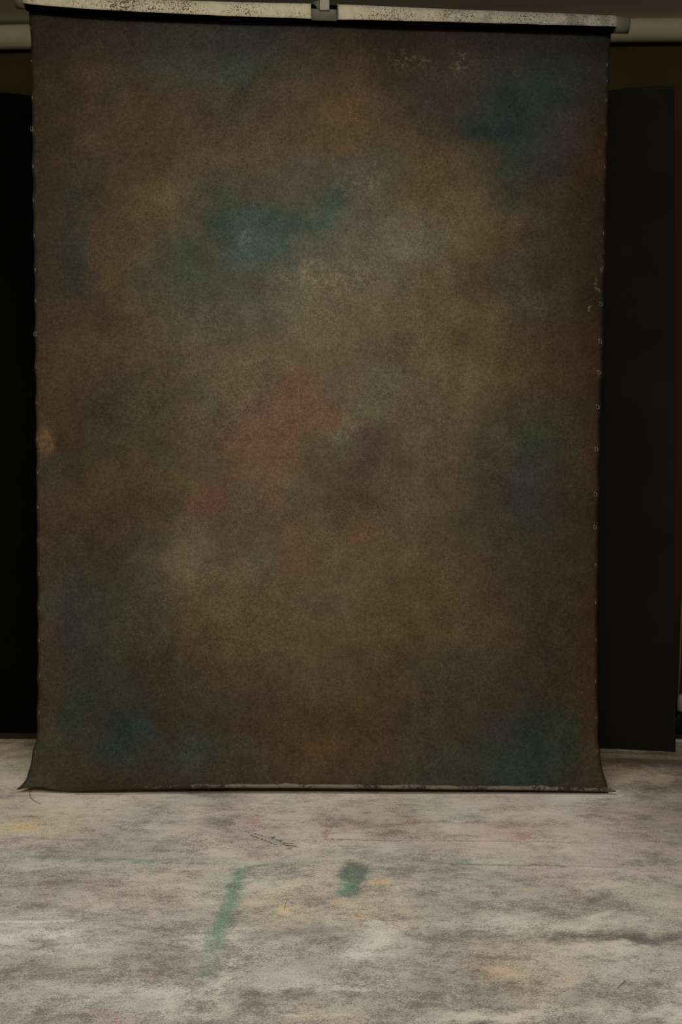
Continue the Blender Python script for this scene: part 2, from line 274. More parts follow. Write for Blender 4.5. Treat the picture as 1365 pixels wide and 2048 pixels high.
FL = [
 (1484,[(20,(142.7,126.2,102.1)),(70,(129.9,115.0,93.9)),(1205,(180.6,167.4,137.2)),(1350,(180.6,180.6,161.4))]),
 (1508,[(20,(162.5,148.4,124.2)),(70,(153.2,139.2,114.8)),(700,(116.8,107.0,95.9)),(1250,(127.2,105.9,86.9)),(1350,(116.4,98.2,81.4))]),  # shade behind the backdrop painted into this and nearby rows, mainly at right
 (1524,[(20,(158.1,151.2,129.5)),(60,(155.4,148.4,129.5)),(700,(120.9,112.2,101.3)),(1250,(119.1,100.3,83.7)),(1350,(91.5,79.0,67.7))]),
 (1540,[(20,(161.1,151.9,131.6)),(60,(161.1,151.9,131.6)),(700,(141.1,132.0,119.7)),(1250,(163.9,145.1,125.1)),(1350,(117.9,105.4,92.9))]),
 (1572,[(15,(166.7,153.3,138.7)),(60,(159.9,148.3,133.7)),(400,(142.1,133.7,122.6)),(700,(151.7,142.6,130.4)),(1100,(147.5,137.5,128.9)),(1250,(136.9,125.9,112.0)),(1350,(115.7,105.6,93.8))]),
 (1600,[(20,(152.2,141.3,129.1)),(100,(164.8,156.7,142.6)),(200,(164.8,155.6,141.4)),(300,(156.2,148.2,135.1)),(400,(143.8,138.3,127.8)),(500,(147.8,139.7,128.0)),(600,(159.5,152.3,140.2)),(700,(163.5,156.4,144.0)),(800,(151.8,143.5,131.4)),(900,(156.1,149.1,136.9)),(1000,(161.4,151.6,139.1)),(1100,(158.2,149.8,138.7)),(1200,(170.4,166.2,153.4)),(1300,(144.2,133.1,123.1))]),
 (1625,[(20,(155.4,143.4,130.1)),(100,(163.4,154.2,140.0)),(200,(161.6,152.7,138.7)),(280,(144.0,138.7,129.8)),(400,(153.2,144.4,132.0)),(490,(142.5,133.6,124.5)),(560,(157.0,148.8,135.8)),(650,(154.8,145.0,133.9)),(760,(151.2,139.6,126.6)),(850,(143.7,134.9,122.1)),(950,(156.0,151.7,141.1)),(1050,(158.8,146.7,134.5)),(1150,(167.6,160.1,148.2)),(1250,(148.2,136.4,127.3)),(1340,(140.4,129.8,122.0))]),
 (1655,[(40,(158.5,146.3,125.4)),(130,(146.8,136.0,120.3)),(200,(145.6,138.0,129.3)),(260,(141.7,136.2,129.6)),(330,(150.4,143.9,134.1)),(400,(146.4,139.0,129.3)),(490,(133.3,124.5,116.8)),(540,(152.2,137.4,128.8)),(600,(148.5,141.1,130.0)),(660,(139.7,122.0,112.7)),(750,(147.8,134.3,121.9)),(850,(145.7,130.6,120.1)),(950,(162.3,152.8,140.8)),(1050,(156.4,136.5,127.0)),(1150,(156.1,145.5,133.5)),(1250,(155.1,143.6,132.9)),(1340,(138.7,128.9,121.9))]),
 (1690,[(20,(148.2,140.4,131.3)),(100,(142.5,134.4,125.0)),(200,(141.0,134.1,127.2)),(300,(136.4,132.4,124.7)),(400,(155.4,146.0,134.1)),(500,(139.0,131.5,120.6)),(600,(151.4,144.0,130.7)),(700,(153.1,145.6,133.5)),(770,(138.5,131.4,121.9)),(850,(143.8,134.1,123.4)),(950,(150.8,141.1,129.1)),(1050,(157.1,144.4,132.9)),(1150,(164.3,154.9,142.9)),(1250,(154.2,145.4,135.5)),(1340,(145.5,135.9,127.3))]),
 (1715,[(20,(144.4,139.1,130.1)),(130,(143.1,138.6,129.0)),(200,(138.0,132.4,124.5)),(300,(137.3,132.2,123.6)),(400,(148.9,141.3,130.2)),(500,(143.7,136.3,125.5)),(600,(145.9,138.8,127.5)),(690,(145.0,141.0,129.9)),(770,(147.6,143.1,135.1)),(830,(148.5,142.7,134.1)),(950,(149.6,144.3,133.2)),(1050,(152.1,143.5,131.3)),(1150,(149.0,141.5,130.6)),(1250,(148.5,140.2,130.8)),(1340,(149.0,139.8,131.5))]),
 (1745,[(60,(148.2,142.9,132.7)),(200,(139.3,133.1,123.6)),(300,(144.4,138.1,127.4)),(400,(148.3,139.8,127.8)),(480,(132.9,134.8,122.7)),(560,(146.8,140.8,129.0)),(640,(150.5,143.1,131.5)),(700,(139.8,138.2,126.1)),(760,(138.0,131.5,123.8)),(850,(136.7,131.3,123.7)),(950,(137.4,133.4,123.7)),(1060,(147.5,137.4,127.6)),(1150,(149.5,142.1,132.0)),(1250,(155.6,147.6,137.2)),(1340,(155.8,147.3,136.0))]),
 (1785,[(30,(140.0,134.9,125.1)),(85,(139.4,127.5,120.4)),(140,(127.4,122.7,115.8)),(230,(138.4,127.9,119.9)),(300,(147.7,137.0,124.2)),(350,(140.2,131.7,120.8)),(420,(159.2,151.5,137.6)),(500,(148.8,145.7,134.7)),(560,(155.0,145.2,130.9)),(640,(145.3,138.1,125.3)),(740,(151.8,140.0,125.9)),(800,(151.3,143.7,131.5)),(860,(140.5,134.9,128.3)),(950,(146.4,142.2,131.1)),(1050,(138.9,132.7,123.5)),(1150,(143.2,135.0,123.0)),(1220,(159.2,152.0,139.6)),(1340,(143.4,135.7,124.3))]),
 (1825,[(30,(135.5,131.0,121.8)),(100,(137.2,130.3,121.5)),(200,(150.7,143.3,132.3)),(260,(142.8,137.5,128.8)),(350,(139.1,131.8,121.2)),(450,(133.4,129.7,119.5)),(500,(140.8,133.6,121.9)),(570,(153.1,142.3,126.7)),(650,(148.6,141.3,128.2)),(720,(147.9,136.1,122.1)),(800,(141.9,133.7,122.3)),(900,(134.3,129.2,119.6)),(970,(147.0,140.8,130.0)),(1050,(139.3,133.9,124.9)),(1120,(141.5,136.0,126.7)),(1200,(134.9,128.4,117.4)),(1300,(151.8,145.2,133.2))]),
 (1860,[(50,(144.6,141.2,132.9)),(180,(144.9,140.3,131.7)),(270,(136.1,130.0,120.5)),(370,(143.9,138.1,129.5)),(440,(160.8,156.4,144.2)),(520,(122.1,117.4,109.1)),(600,(127.2,123.6,114.4)),(700,(162.3,156.9,145.8)),(800,(142.5,136.6,126.3)),(900,(142.6,137.0,127.5)),(1000,(160.5,154.4,144.0)),(1100,(163.2,158.4,145.2)),(1200,(150.0,143.9,133.7)),(1300,(152.1,145.9,134.4)),(1350,(148.4,142.2,131.7))]),
 (1895,[(40,(163.9,160.1,150.8)),(180,(149.1,144.6,135.8)),(270,(133.3,127.5,117.3)),(380,(124.9,119.7,111.1)),(440,(155.2,151.0,139.3)),(520,(147.3,142.1,132.0)),(600,(139.8,135.9,127.5)),(700,(158.8,154.9,145.5)),(800,(141.5,136.6,126.4)),(900,(132.8,127.5,118.6)),(1000,(132.9,127.6,117.8)),(1100,(145.3,138.1,125.4)),(1200,(109.8,105.5,97.2)),(1300,(117.4,113.7,104.6)),(1350,(116.6,112.8,104.5))]),
 (1925,[(30,(137.7,132.7,124.4)),(150,(133.2,128.7,120.3)),(240,(142.9,136.4,124.9)),(330,(125.6,119.3,108.2)),(400,(127.1,122.3,113.2)),(520,(152.3,147.2,137.5)),(600,(133.9,130.3,121.3)),(700,(135.2,131.9,123.5)),(800,(141.9,138.2,129.1)),(900,(134.4,129.4,119.7)),(1000,(142.6,131.3,117.4)),(1090,(147.7,139.4,126.4)),(1200,(160.7,154.2,143.0)),(1300,(143.2,139.2,129.8))]),
 (1955,[(20,(134.9,129.0,122.1)),(130,(121.7,116.8,110.8)),(240,(136.7,130.1,122.1)),(330,(135.4,126.2,115.7)),(410,(140.6,137.6,127.7)),(500,(139.7,136.3,127.3)),(650,(159.5,155.6,146.0)),(740,(137.5,135.0,125.8)),(830,(122.2,119.6,110.6)),(920,(123.0,119.2,110.1)),(1000,(141.2,127.3,110.9)),(1080,(150.6,143.1,129.4)),(1200,(145.5,140.6,131.0)),(1300,(154.5,149.3,139.2))]),
 (1985,[(30,(134.0,131.5,123.8)),(150,(145.0,142.6,134.2)),(260,(147.1,143.6,134.9)),(400,(151.8,148.1,139.0)),(460,(134.1,128.3,118.4)),(550,(112.0,106.9,98.2)),(650,(134.9,131.5,121.8)),(750,(133.1,131.5,122.0)),(850,(127.6,124.7,115.8)),(930,(127.4,124.4,116.4)),(1050,(141.8,133.9,119.3)),(1150,(131.5,126.4,119.0)),(1250,(129.9,124.8,116.1)),(1350,(164.6,160.2,150.9))]),
 (2015,[(30,(106.4,106.0,100.9)),(140,(147.1,145.7,137.6)),(260,(136.8,133.4,126.1)),(400,(153.4,148.4,137.4)),(460,(125.4,119.7,110.7)),(560,(128.9,122.1,112.3)),(650,(138.7,131.8,119.4)),(750,(136.0,133.4,122.5)),(850,(158.5,155.0,143.1)),(950,(160.0,153.8,142.1)),(1050,(158.6,151.8,139.7)),(1150,(148.2,141.5,131.5)),(1300,(164.7,158.6,148.6))]),
 (2045,[(30,(126.4,124.9,118.0)),(130,(131.1,127.1,120.9)),(240,(141.8,130.2,122.0)),(350,(130.0,125.5,116.9)),(450,(130.1,124.2,115.1)),(560,(145.5,139.1,128.2)),(650,(140.1,131.8,119.0)),(750,(124.3,121.5,111.2)),(850,(99.9,97.5,89.5)),(950,(102.3,98.1,90.2)),(1050,(110.5,105.4,97.3)),(1150,(130.5,124.1,115.7)),(1300,(133.1,129.0,121.6))]),
]

def backdrop_material():
    n = N('painted_canvas', 0.92, 0.12)
    big = n.noise(n.obj, 3.2, 6.0, 0.6, color=True)
    wv = n.vmath('MULTIPLY', n.vmath('SUBTRACT', big, (0.5, 0.5, 0.5)), (0.20, 0.0, 0.20))
    fine = n.noise(n.obj, 14.0, 8.0, 0.8, color=True)
    wv2 = n.vmath('MULTIPLY', n.vmath('SUBTRACT', fine, (0.5, 0.5, 0.5)), (0.15, 0.0, 0.15))
    p = n.vmath('ADD', n.vmath('ADD', n.obj, wv), wv2)
    x, y, z = n.sep(p)[:3]
    u = n.math('MULTIPLY_ADD', x, F / YB / 1365.0)
    u.node.inputs[2].default_value = CX / 1365.0
    tab = [(H - (py - CY) / F * YB, [(px / 1365.0, c) for px, c in st]) for py, st in BD]
    tab = tab[::-1]
    col = n.rows(u, z, tab, KB)
    def blob(px, py, rx, ry, c, fac, thr=None, rot=0.0, k=None):
        """local dab of paint; thr makes it speckled"""
        nonlocal col
        cc = at(px, py, YB)
        d = n.vmath('SUBTRACT', p, (cc.x, 0, cc.z))
        d = n.vmath('MULTIPLY', d, (F / YB / rx, 0, F / YB / ry))
        m = n.rng(n.vmath('LENGTH', d), 0.15, 1.0, fac, 0.0, smooth=True)
        if thr is not None:
            m = n.math('MULTIPLY', m, n.rng(n.noise(n.obj, 55.0, 5.0, 0.75), thr, thr + 0.06, 0.0, 1.0))
        kk = KB if k is None else k
        col = n.mix(m, col, tuple(lin(q) * kk for q in c) + (1,))
    blob(830, 118, 80, 34, (92, 84, 68), .55, .50)
    blob(918, 124, 26, 22, (96, 88, 72), .55, .50)
    blob(700, 860, 70, 40, (106, 96, 74), .45, .5)
    blob(1200, 560, 14, 130, (82, 76, 66), .8, .54)
    blob(1198, 610, 10, 24, (96, 92, 84), .9, .5)
    blob(710, 1073, 26, 14, (96, 64, 46), .4)
    blob(715, 370, 70, 40, (98, 94, 76), .4, .49)
    blob(82, 885, 20, 50, (96, 72, 46), .6, .47)
    blob(925, 1252, 20, 12, (98, 86, 64), .8, .5)
    blob(500, 470, 40, 26, (84, 96, 82), .2, .47)
    blob(660, 545, 120, 46, (112, 102, 80), .4, .5)
    blob(490, 1490, 40, 30, (80, 74, 62), .7, .56)
    blob(800, 1130, 120, 60, (94, 78, 56), .5, .55)
    # cloudy rag marks, fine fleck, weave
    a = n.rng(n.noise(n.obj, 12.0, 9.0, 0.75), 0.32, 0.68, 0.76, 1.24)
    b = n.rng(n.noise(n.obj, 75.0, 6.0, 0.8), 0.34, 0.66, 0.68, 1.32)
    c = n.rng(n.noise(n.obj, 330.0, 2.0, 0.7), 0.28, 0.72, 0.50, 1.55)
    col = n.grey(col, n.math('MULTIPLY', n.math('MULTIPLY', a, b), c))
    # fine pale and dark flecks
    fl = n.rng(n.noise(n.obj, 130.0, 3.0, 0.7), 0.70, 0.76, 0.0, 0.35)
    col = n.mix(fl, col, (0.20, 0.17, 0.12, 1))
    dk = n.rng(n.noise(n.obj, 90.0, 4.0, 0.7), 0.30, 0.24, 0.0, 0.45)
    col = n.mix(dk, col, (0.03, 0.022, 0.014, 1))
    vx = n.vmath('MULTIPLY', n.obj, (1.0, 1.0, 6.0))
    hz = n.vmath('MULTIPLY', n.obj, (6.0, 1.0, 1.0))
    n.bump(n.math('ADD', n.noise(vx, 260.0, 2.0), n.noise(hz, 260.0, 2.0)), 0.25, 0.0012)
    return n.out(col)

def floor_material():
    """the laid-on colours live on the cloth (attributes 'paint' and 'marks'); grain, rubbing and relief are nodes"""
    n = N('primed_floor_canvas', 0.9, 0.15)
    pa = n.node('ShaderNodeAttribute', attribute_name='paint')
    mk = n.node('ShaderNodeAttribute', attribute_name='marks')
    st = n.vmath('MULTIPLY', n.obj, (0.65, 1.0, 1.0))
    col = pa.outputs['Color']
    g1 = n.noise(st, 300.0, 3.0, 0.85)
    g2 = n.noise(st, 46.0, 6.0, 0.8)
    g3 = n.noise(st, 8.0, 8.0, 0.75)
    grain = n.math('ADD', n.math('MULTIPLY', g1, 0.55), n.math('ADD', n.math('MULTIPLY', g2, 0.25), n.math('MULTIPLY', g3, 0.42)))
    # rubbed charcoal catches the weave most where the cloth is dirty
    lum = n.vmath('DOT_PRODUCT', col, (.3, .6, .1))
    lo = n.rng(lum, 0.25, 0.62, 0.10, 0.0)
    dirt = n.rng(n.math('ADD', grain, lo), 0.635, 0.705, 0.0, 1.0)
    col = n.mix(n.math('MULTIPLY', dirt, 0.80), n.grey(col, 1.20), n.mix(0.45, n.grey(pa.outputs['Color'], 0.45), (0.17, 0.16, 0.145, 1)))
    m = n.math('MULTIPLY_ADD', mk.outputs['Alpha'], 0.34)
    m.node.inputs[2].default_value = -0.64
    m = n.math('MULTIPLY', n.math('ADD', m, g1), 9.0, clamp=True)
    m = n.math('MULTIPLY', m, n.rng(mk.outputs['Alpha'], 0.02, 0.12, 0.0, 1.0))
    col = n.mix(m, col, mk.outputs['Color'])
    a = n.rng(n.noise(n.obj, 480.0, 2.0, 0.7), 0.28, 0.72, 0.62, 1.38)
    col = n.grey(col, a)
    n.bump(n.noise(n.obj, 330.0, 3.0, 0.7), 0.35, 0.002)
    return n.out(col)

import numpy as np
def vnoise(x, y, seed):
    """smooth value noise on arrays, about -1 .. 1"""
    r = np.random.RandomState(seed).rand(256, 256) * 2 - 1
    xi = np.floor(x).astype(int); yi = np.floor(y).astype(int)
    fx = x - xi; fy = y - yi
    fx = fx * fx * (3 - 2 * fx); fy = fy * fy * (3 - 2 * fy)
    g = lambda i, j: r[i % 256, j % 256]
    return (g(xi, yi) * (1 - fx) + g(xi + 1, yi) * fx) * (1 - fy) + (g(xi, yi + 1) * (1 - fx) + g(xi + 1, yi + 1) * fx) * fy
def fbm(x, y, sc, seed, octv=5, rough=.55):
    t = 0; a = 1.0; tot = 0
    for o in range(octv):
        t = t + a * vnoise(x * sc * 2 ** o + 31.7 * o, y * sc * 2 ** o + 17.3 * o, seed + o)
        tot += a; a *= rough
    return t / tot * 1.6
def nlin(c): return np.array([lin(q) for q in c])
def floor_paint(X, Y):
    """colours laid on the cloth at the points X, Y (metres)"""
    x = X + 0.09 * fbm(X, Y * 1.3, 2.6, 3) + 0.06 * fbm(X, Y, 14, 9, 6, .8)
    y = Y + 0.070 * fbm(X, Y * 1.3, 2.6, 13) + 0.055 * fbm(X, Y * 1.2, 12, 19, 6, .8)
    xb = X + 0.022 * fbm(X, Y, 16, 29, 6, .8)
    yb = Y + 0.022 * fbm(X, Y, 16, 39, 6, .8)
    col = None; prev = None
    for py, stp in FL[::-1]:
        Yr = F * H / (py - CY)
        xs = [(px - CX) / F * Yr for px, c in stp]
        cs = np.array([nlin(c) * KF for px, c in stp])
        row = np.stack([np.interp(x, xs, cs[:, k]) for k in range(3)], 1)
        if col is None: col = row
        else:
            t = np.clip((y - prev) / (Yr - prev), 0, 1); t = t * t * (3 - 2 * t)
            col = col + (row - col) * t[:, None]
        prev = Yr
    cloud = (1 + .15 * fbm(X, Y * 1.4, 7, 61, 7, .8))
    col = col * cloud[:, None]
    mc = np.zeros((len(X), 3)); ma = np.zeros(len(X))
    def lay(r, c, fac, thr, soft):
        nonlocal col, mc, ma
        m = np.clip((1 - r) / (1 - soft), 0, 1); m = m * m * (3 - 2 * m) * fac * (.8 if thr is None else 1.0)
        cc = nlin(c) * KF * 1.25
        if thr is None: col = col + (cc - col) * m[:, None]
        else:
            w_ = (m > ma)[:, None]
            mc = np.where(w_, cc, mc); ma = np.maximum(ma, m)
    def blob(px, py, rx, ry, c, fac, thr=None, soft=0.2):
        g = ground(px, py)
        mx = rx * g.y / F; my = ry * g.y * g.y / (F * H)
        lay(np.hypot((xb - g.x) / mx, (yb - g.y) / my), c, fac, thr, soft)
    def stroke(pts, w, c, fac, thr=None, soft=0.2, warp=1.0):
        for (x0, y0), (x1, y1) in zip(pts, pts[1:]):
            a, b = ground(x0, y0), ground(x1, y1)
            if w < .012:
                xx = X + .002 * fbm(X, Y, 10, 71); yy = Y + .004 * fbm(X, Y, 5, 73)
            else: xx, yy = xb, yb
            dx, dy = b.x - a.x, b.y - a.y
            L2 = dx * dx + dy * dy
            t = np.clip(((xx - a.x) * dx + (yy - a.y) * dy) / L2, 0, 1)
            lay(np.hypot(xx - a.x - t * dx, yy - a.y - t * dy) / w, c, fac, thr, soft)
    # green
    blob(708, 1752, 32, 34, (82, 97, 85), 1.0, soft=.5)
    blob(702, 1778, 32, 26, (80, 108, 91), .95, soft=.4)
    blob(692, 1772, 14, 16, (60, 108, 82), .6, thr=.42)
    blob(722, 1778, 8, 20, (44, 70, 54), .5, thr=.45)
    stroke([(484, 1742), (470, 1782)], 0.035, (92, 112, 96), .75)
    blob(470, 1770, 18, 34, (88, 110, 95), .7)
    stroke([(468, 1790), (452, 1836), (432, 1890), (418, 1950)], 0.042, (100, 112, 98), .7)
    stroke([(468, 1785), (446, 1850), (434, 1886)], 0.028, (86, 104, 88), .7, thr=1)
    stroke([(40, 1716), (140, 1720), (300, 1727)], 0.024, (100, 116, 100), .55)
    stroke([(300, 1728), (470, 1733)], 0.010, (112, 116, 102), .5)
    stroke([(850, 1731), (1000, 1734), (1060, 1735)], 0.009, (88, 96, 84), .7)
    stroke([(1065, 1734), (1130, 1736)], 0.014, (88, 98, 88), .75)
    stroke([(1130, 1736), (1240, 1739)], 0.008, (108, 114, 102), .45)
    blob(915, 1724, 34, 7, (104, 124, 106), .6)
    blob(960, 1760, 30, 14, (116, 130, 112), .4)
    # pink and red
    stroke([(652, 1682), (760, 1685), (800, 1686)], 0.008, (96, 66, 58), .75, thr=.38)
    stroke([(770, 1685), (905, 1686)], 0.007, (88, 70, 60), .6, thr=.40)
    stroke([(880, 1684), (1240, 1690)], 0.007, (120, 92, 84), .45)
    stroke([(646, 1634), (650, 1684)], 0.022, (104, 74, 66), .5, thr=.36)
    blob(648, 1672, 12, 14, (130, 76, 72), .5)
    stroke([(500, 1606), (490, 1668)], 0.028, (98, 84, 78), .45, thr=.36)
    blob(512, 1645, 18, 20, (150, 100, 98), .5)
    blob(1045, 1676, 40, 13, (124, 88, 82), .6, thr=.35)
    blob(955, 1686, 26, 8, (146, 106, 98), .3)
    blob(237, 2043, 9, 4, (140, 40, 44), .8)
    blob(85, 1810, 26, 22, (138, 118, 112), .4)
    blob(215, 1794, 34, 18, (140, 120, 112), .4)
    blob(1085, 1745, 26, 8, (150, 118, 114), .4)
    # brown rubbed marks by the pink line
    for bx, by, rx, ry in ((715, 1650, 30, 9), (735, 1643, 12, 8), (775, 1643, 12, 6), (800, 1668, 40, 9), (805, 1665, 14, 6), (830, 1648, 26, 8), (760, 1672, 30, 9), (730, 1627, 30, 4)):
        blob(bx, by, rx, ry, (96, 78, 64), .65, thr=.40)
    # black foot-edge marks
    stroke([(492, 1665), (560, 1684)], 0.007, (50, 48, 42), .8, thr=.36)
    stroke([(500, 1672), (552, 1694)], 0.010, (46, 44, 38), .8, thr=.40)
    stroke([(555, 1678), (584, 1700)], 0.012, (52, 50, 44), .8, thr=.40)
    stroke([(578, 1688), (600, 1700)], 0.006, (50, 48, 44), .7, thr=.40)
    stroke([(380, 1694), (440, 1695), (490, 1682)], 0.012, (92, 82, 72), .55, thr=.38)
    stroke([(504, 1736), (538, 1731)], 0.018, (92, 90, 84), .7)
    stroke([(0, 1680), (200, 1683)], 0.012, (100, 92, 84), .4)
    stroke([(465, 1806), (515, 1786)], 0.03, (92, 92, 84), .5, thr=.36)
    # ochre
    blob(50, 1656, 40, 14, (160, 134, 88), .5)
    blob(572, 1822, 24, 16, (164, 136, 92), .5)
    blob(578, 1812, 10, 8, (160, 120, 66), .35)
    blob(765, 1765, 34, 10, (160, 124, 78), .55)
    blob(722, 1838, 11, 15, (160, 112, 60), .55)
    blob(672, 1806, 18, 16, (146, 112, 84), .5, thr=.36)
    blob(1008, 1948, 50, 14, (152, 128, 100), .4)
    blob(1140, 1960, 26, 8, (150, 120, 94), .4)
    blob(1060, 1785, 22, 6, (148, 116, 92), .4)
    stroke([(560, 2036), (700, 2034)], 0.010, (160, 148, 124), .3)
    stroke([(722, 1800), (722, 1860)], 0.008, (100, 84, 72), .5, thr=.40)
    # pale scuffs
    stroke([(0, 1848), (150, 1846)], 0.010, (190, 188, 178), .25)
    stroke([(1180, 1838), (1225, 1826)], 0.012, (186, 180, 164), .2)
    stroke([(430, 2024), (470, 1924)], 0.012, (170, 166, 152), .3)
    # grey patches
    for bx, by, rx, ry, c, f_ in ((740, 1706, 46, 12, (104, 102, 100), .35), (820, 1716, 60, 12, (98, 92, 88), .4), (885, 1765, 34, 12, (96, 92, 90), .5), (850, 1795, 40, 10, (98, 92, 90), .5),
                              (1150, 1786, 36, 14, (92, 84, 72), .5), (1205, 1800, 50, 16, (100, 92, 80), .45), (1070, 1812, 40, 9, (92, 90, 84), .5), (1110, 1850, 50, 12, (96, 96, 86), .5),
                              (1010, 1862, 34, 12, (98, 94, 88), .4), (1300, 1870, 70, 14, (104, 98, 90), .25), (370, 1860, 28, 14, (92, 86, 80), .4), (310, 1850, 90, 16, (104, 98, 90), .3),
                              (170, 1700, 110, 10, (100, 94, 92), .4), (30, 1950, 60, 10, (88, 84, 82), .5), (930, 1980, 34, 10, (84, 84, 80), .5), (235, 1765, 16, 6, (96, 92, 84), .5),
                              (350, 1780, 30, 6, (100, 88, 78), .5), (120, 1720, 80, 8, (96, 94, 88), .4)):
        blob(bx, by, rx, ry, c, f_, thr=1)
    return col, mc, ma

M_back = backdrop_material()
M_floor = floor_material()
M_reverse = None
def reverse_material():
    n = N('reverse_of_canvas', 0.85, 0.2)
    s1 = n.noise(n.obj, 190.0, 3.0, 0.7)
    s2 = n.noise(n.obj, 5.0, 3.0, 0.6)
    sp = n.rng(n.math('ADD', s1, n.math('MULTIPLY', s2, 0.55)), 0.855, 0.90, 0.0, 0.9)
    base = n.rng(n.noise(n.obj, 40, 4), 0.3, 0.7, 0.85, 1.12)
    x = n.sep(n.obj)[0]
    # falloff of light to the right is painted into the tone, with greyer patches
    tone = n.mix(n.rng(n.math('ADD', x, n.math('MULTIPLY', n.noise(n.obj, 7.0, 4.0), 0.4)), 0.15, 1.1, 0.0, 1.0), (0.93, 0.82, 0.56, 1), (0.52, 0.47, 0.38, 1))
    gp = n.rng(n.noise(n.obj, 9.0, 5.0, 0.7), 0.50, 0.60, 0.0, 1.0)
    gp = n.math('MULTIPLY', gp, n.rng(x, 0.2, 0.6, 0.0, 0.55))
    col = n.mix(gp, n.grey(tone, base), (0.16, 0.15, 0.12, 1))
    col = n.mix(sp, col, (0.045, 0.036, 0.02, 1))
    n.bump(n.noise(n.obj, 300.0, 2.0), 0.3, 0.001)
    return n.out(col)
M_reverse = reverse_material()
M_hem = None
def hem_material():
    n = N('raw_canvas_edge', 0.9, 0.15)
    a = n.noise(n.obj, 7.0, 5.0, 0.7)
    b = n.noise(n.obj, 90.0, 4.0, 0.7)
    x = n.sep(n.obj)[0]
    left = n.rng(x, -0.95, -0.35, 0.30, 0.0)
    rt = n.rng(x, 0.76, 0.84, 0.0, 0.06)
    m = n.rng(n.math('ADD', n.math('ADD', n.math('MULTIPLY', a, 0.7), n.math('MULTIPLY', b, 0.45)), n.math('ADD', left, rt)), 0.565, 0.66, 0.0, 0.93)
    return n.out(n.mix(m, (0.21, 0.185, 0.14, 1), (0.030, 0.024, 0.014, 1)))
M_hem = hem_material()
M_black = plain('near_black_canvas', (5, 5, 4), 0.95, 1.0, var=.2, spec=.03)
M_edge = plain('frayed_edge', (66, 62, 58), 0.9, 1.5, var=.2, scale=40)
M_steel = plain('grey_tube', (112, 108, 92), 0.55, 1.2, var=.06, metal=0.0, spec=.4)
M_tape = plain('grey_tape', (112, 108, 90), 0.6, 1.25, var=.08, scale=30, spec=.3)
M_strap = plain('pale_strap', (190, 180, 168), 0.8, 1.15, var=.1, scale=90, bump=.3)
M_strap_dark = plain('strap_fold', (120, 118, 104), 0.8, 1.0, var=.1, scale=60)
M_beige = plain('beige_paper', (168, 158, 128), 0.75, 1.25, var=.03, scale=3, spec=.2)
M_wall = plain('olive_wall', (66, 54, 30), 0.9, 1.05, var=.10, scale=2.5, bump=.05, spec=.1)
M_ceil = plain('grey_ceiling', (186, 182, 160), 0.9, 1.2, var=.05, scale=3, bump=.05, spec=.1)
M_side = plain('dark_side_wall', (70, 66, 58), 0.9, 1.0, var=.05, scale=2, spec=.1)
M_panelL = plain('black_panel_left', (14, 13, 10), 0.95, 1.0, var=.15, scale=4, spec=.03)
M_panelR = plain('black_panel_right', (34, 33, 27), 0.9, 1.1, var=.12, scale=4, spec=.08)
M_rim = plain('panel_edge', (70, 66, 58), 0.8, 1.3, var=.2, scale=20)
M_wood = None
def wood():
    n = N('dark_floorboards', 0.6, 0.3)
    s = n.vmath('MULTIPLY', n.obj, (1.0, 14.0, 1.0))
    f = n.noise(s, 4.0, 6.0, 0.6)
    return n.out(n.mix(f, (0.035, 0.022, 0.014, 1), (0.10, 0.062, 0.04, 1)))
M_wood = wood()
M_staple = plain('staple_metal', (170, 165, 155), 0.35, 1.0, metal=.6, var=.2, scale=300)
M_thread = plain('dark_thread', (96, 88, 80), 0.9, 1.6)
M_rubber = plain('black_rubber', (10, 10, 10), 0.6, 1.0)
M_white = plain('pale_grey_plastic', (150, 150, 142), 0.5, 1.2, var=.05)

# ------------------------------------------------------------------ the room
XW, Y0, Y1, ZC = 2.7, -1.6, 4.75, 3.335
def slab(name, c, s, mat):
    bm = bmesh.new(); add_box(bm, c, s)
    return tag(build(name, bm, mat, smooth=False), kind='structure')
slab('floor', (0, (Y0 + Y1) / 2, -0.05), (2 * XW + .2, Y1 - Y0 + .2, 0.1), M_wood)
slab('ceiling', (0, (Y0 + Y1) / 2, ZC + 0.05), (2 * XW + .2, Y1 - Y0 + .2, 0.1), M_ceil)
slab('wall_back', (0, Y1 + 0.05, ZC / 2), (2 * XW, 0.1, ZC), M_wall)
slab('wall_left', (-XW - 0.05, (Y0 + Y1) / 2, ZC / 2), (0.1, Y1 - Y0, ZC), M_side)
slab('wall_right', (XW + 0.05, (Y0 + Y1) / 2, ZC / 2), (0.1, Y1 - Y0, ZC), M_side)
slab('wall_front', (0, Y0 - 0.05, ZC / 2), (2 * XW, 0.1, ZC), M_side)

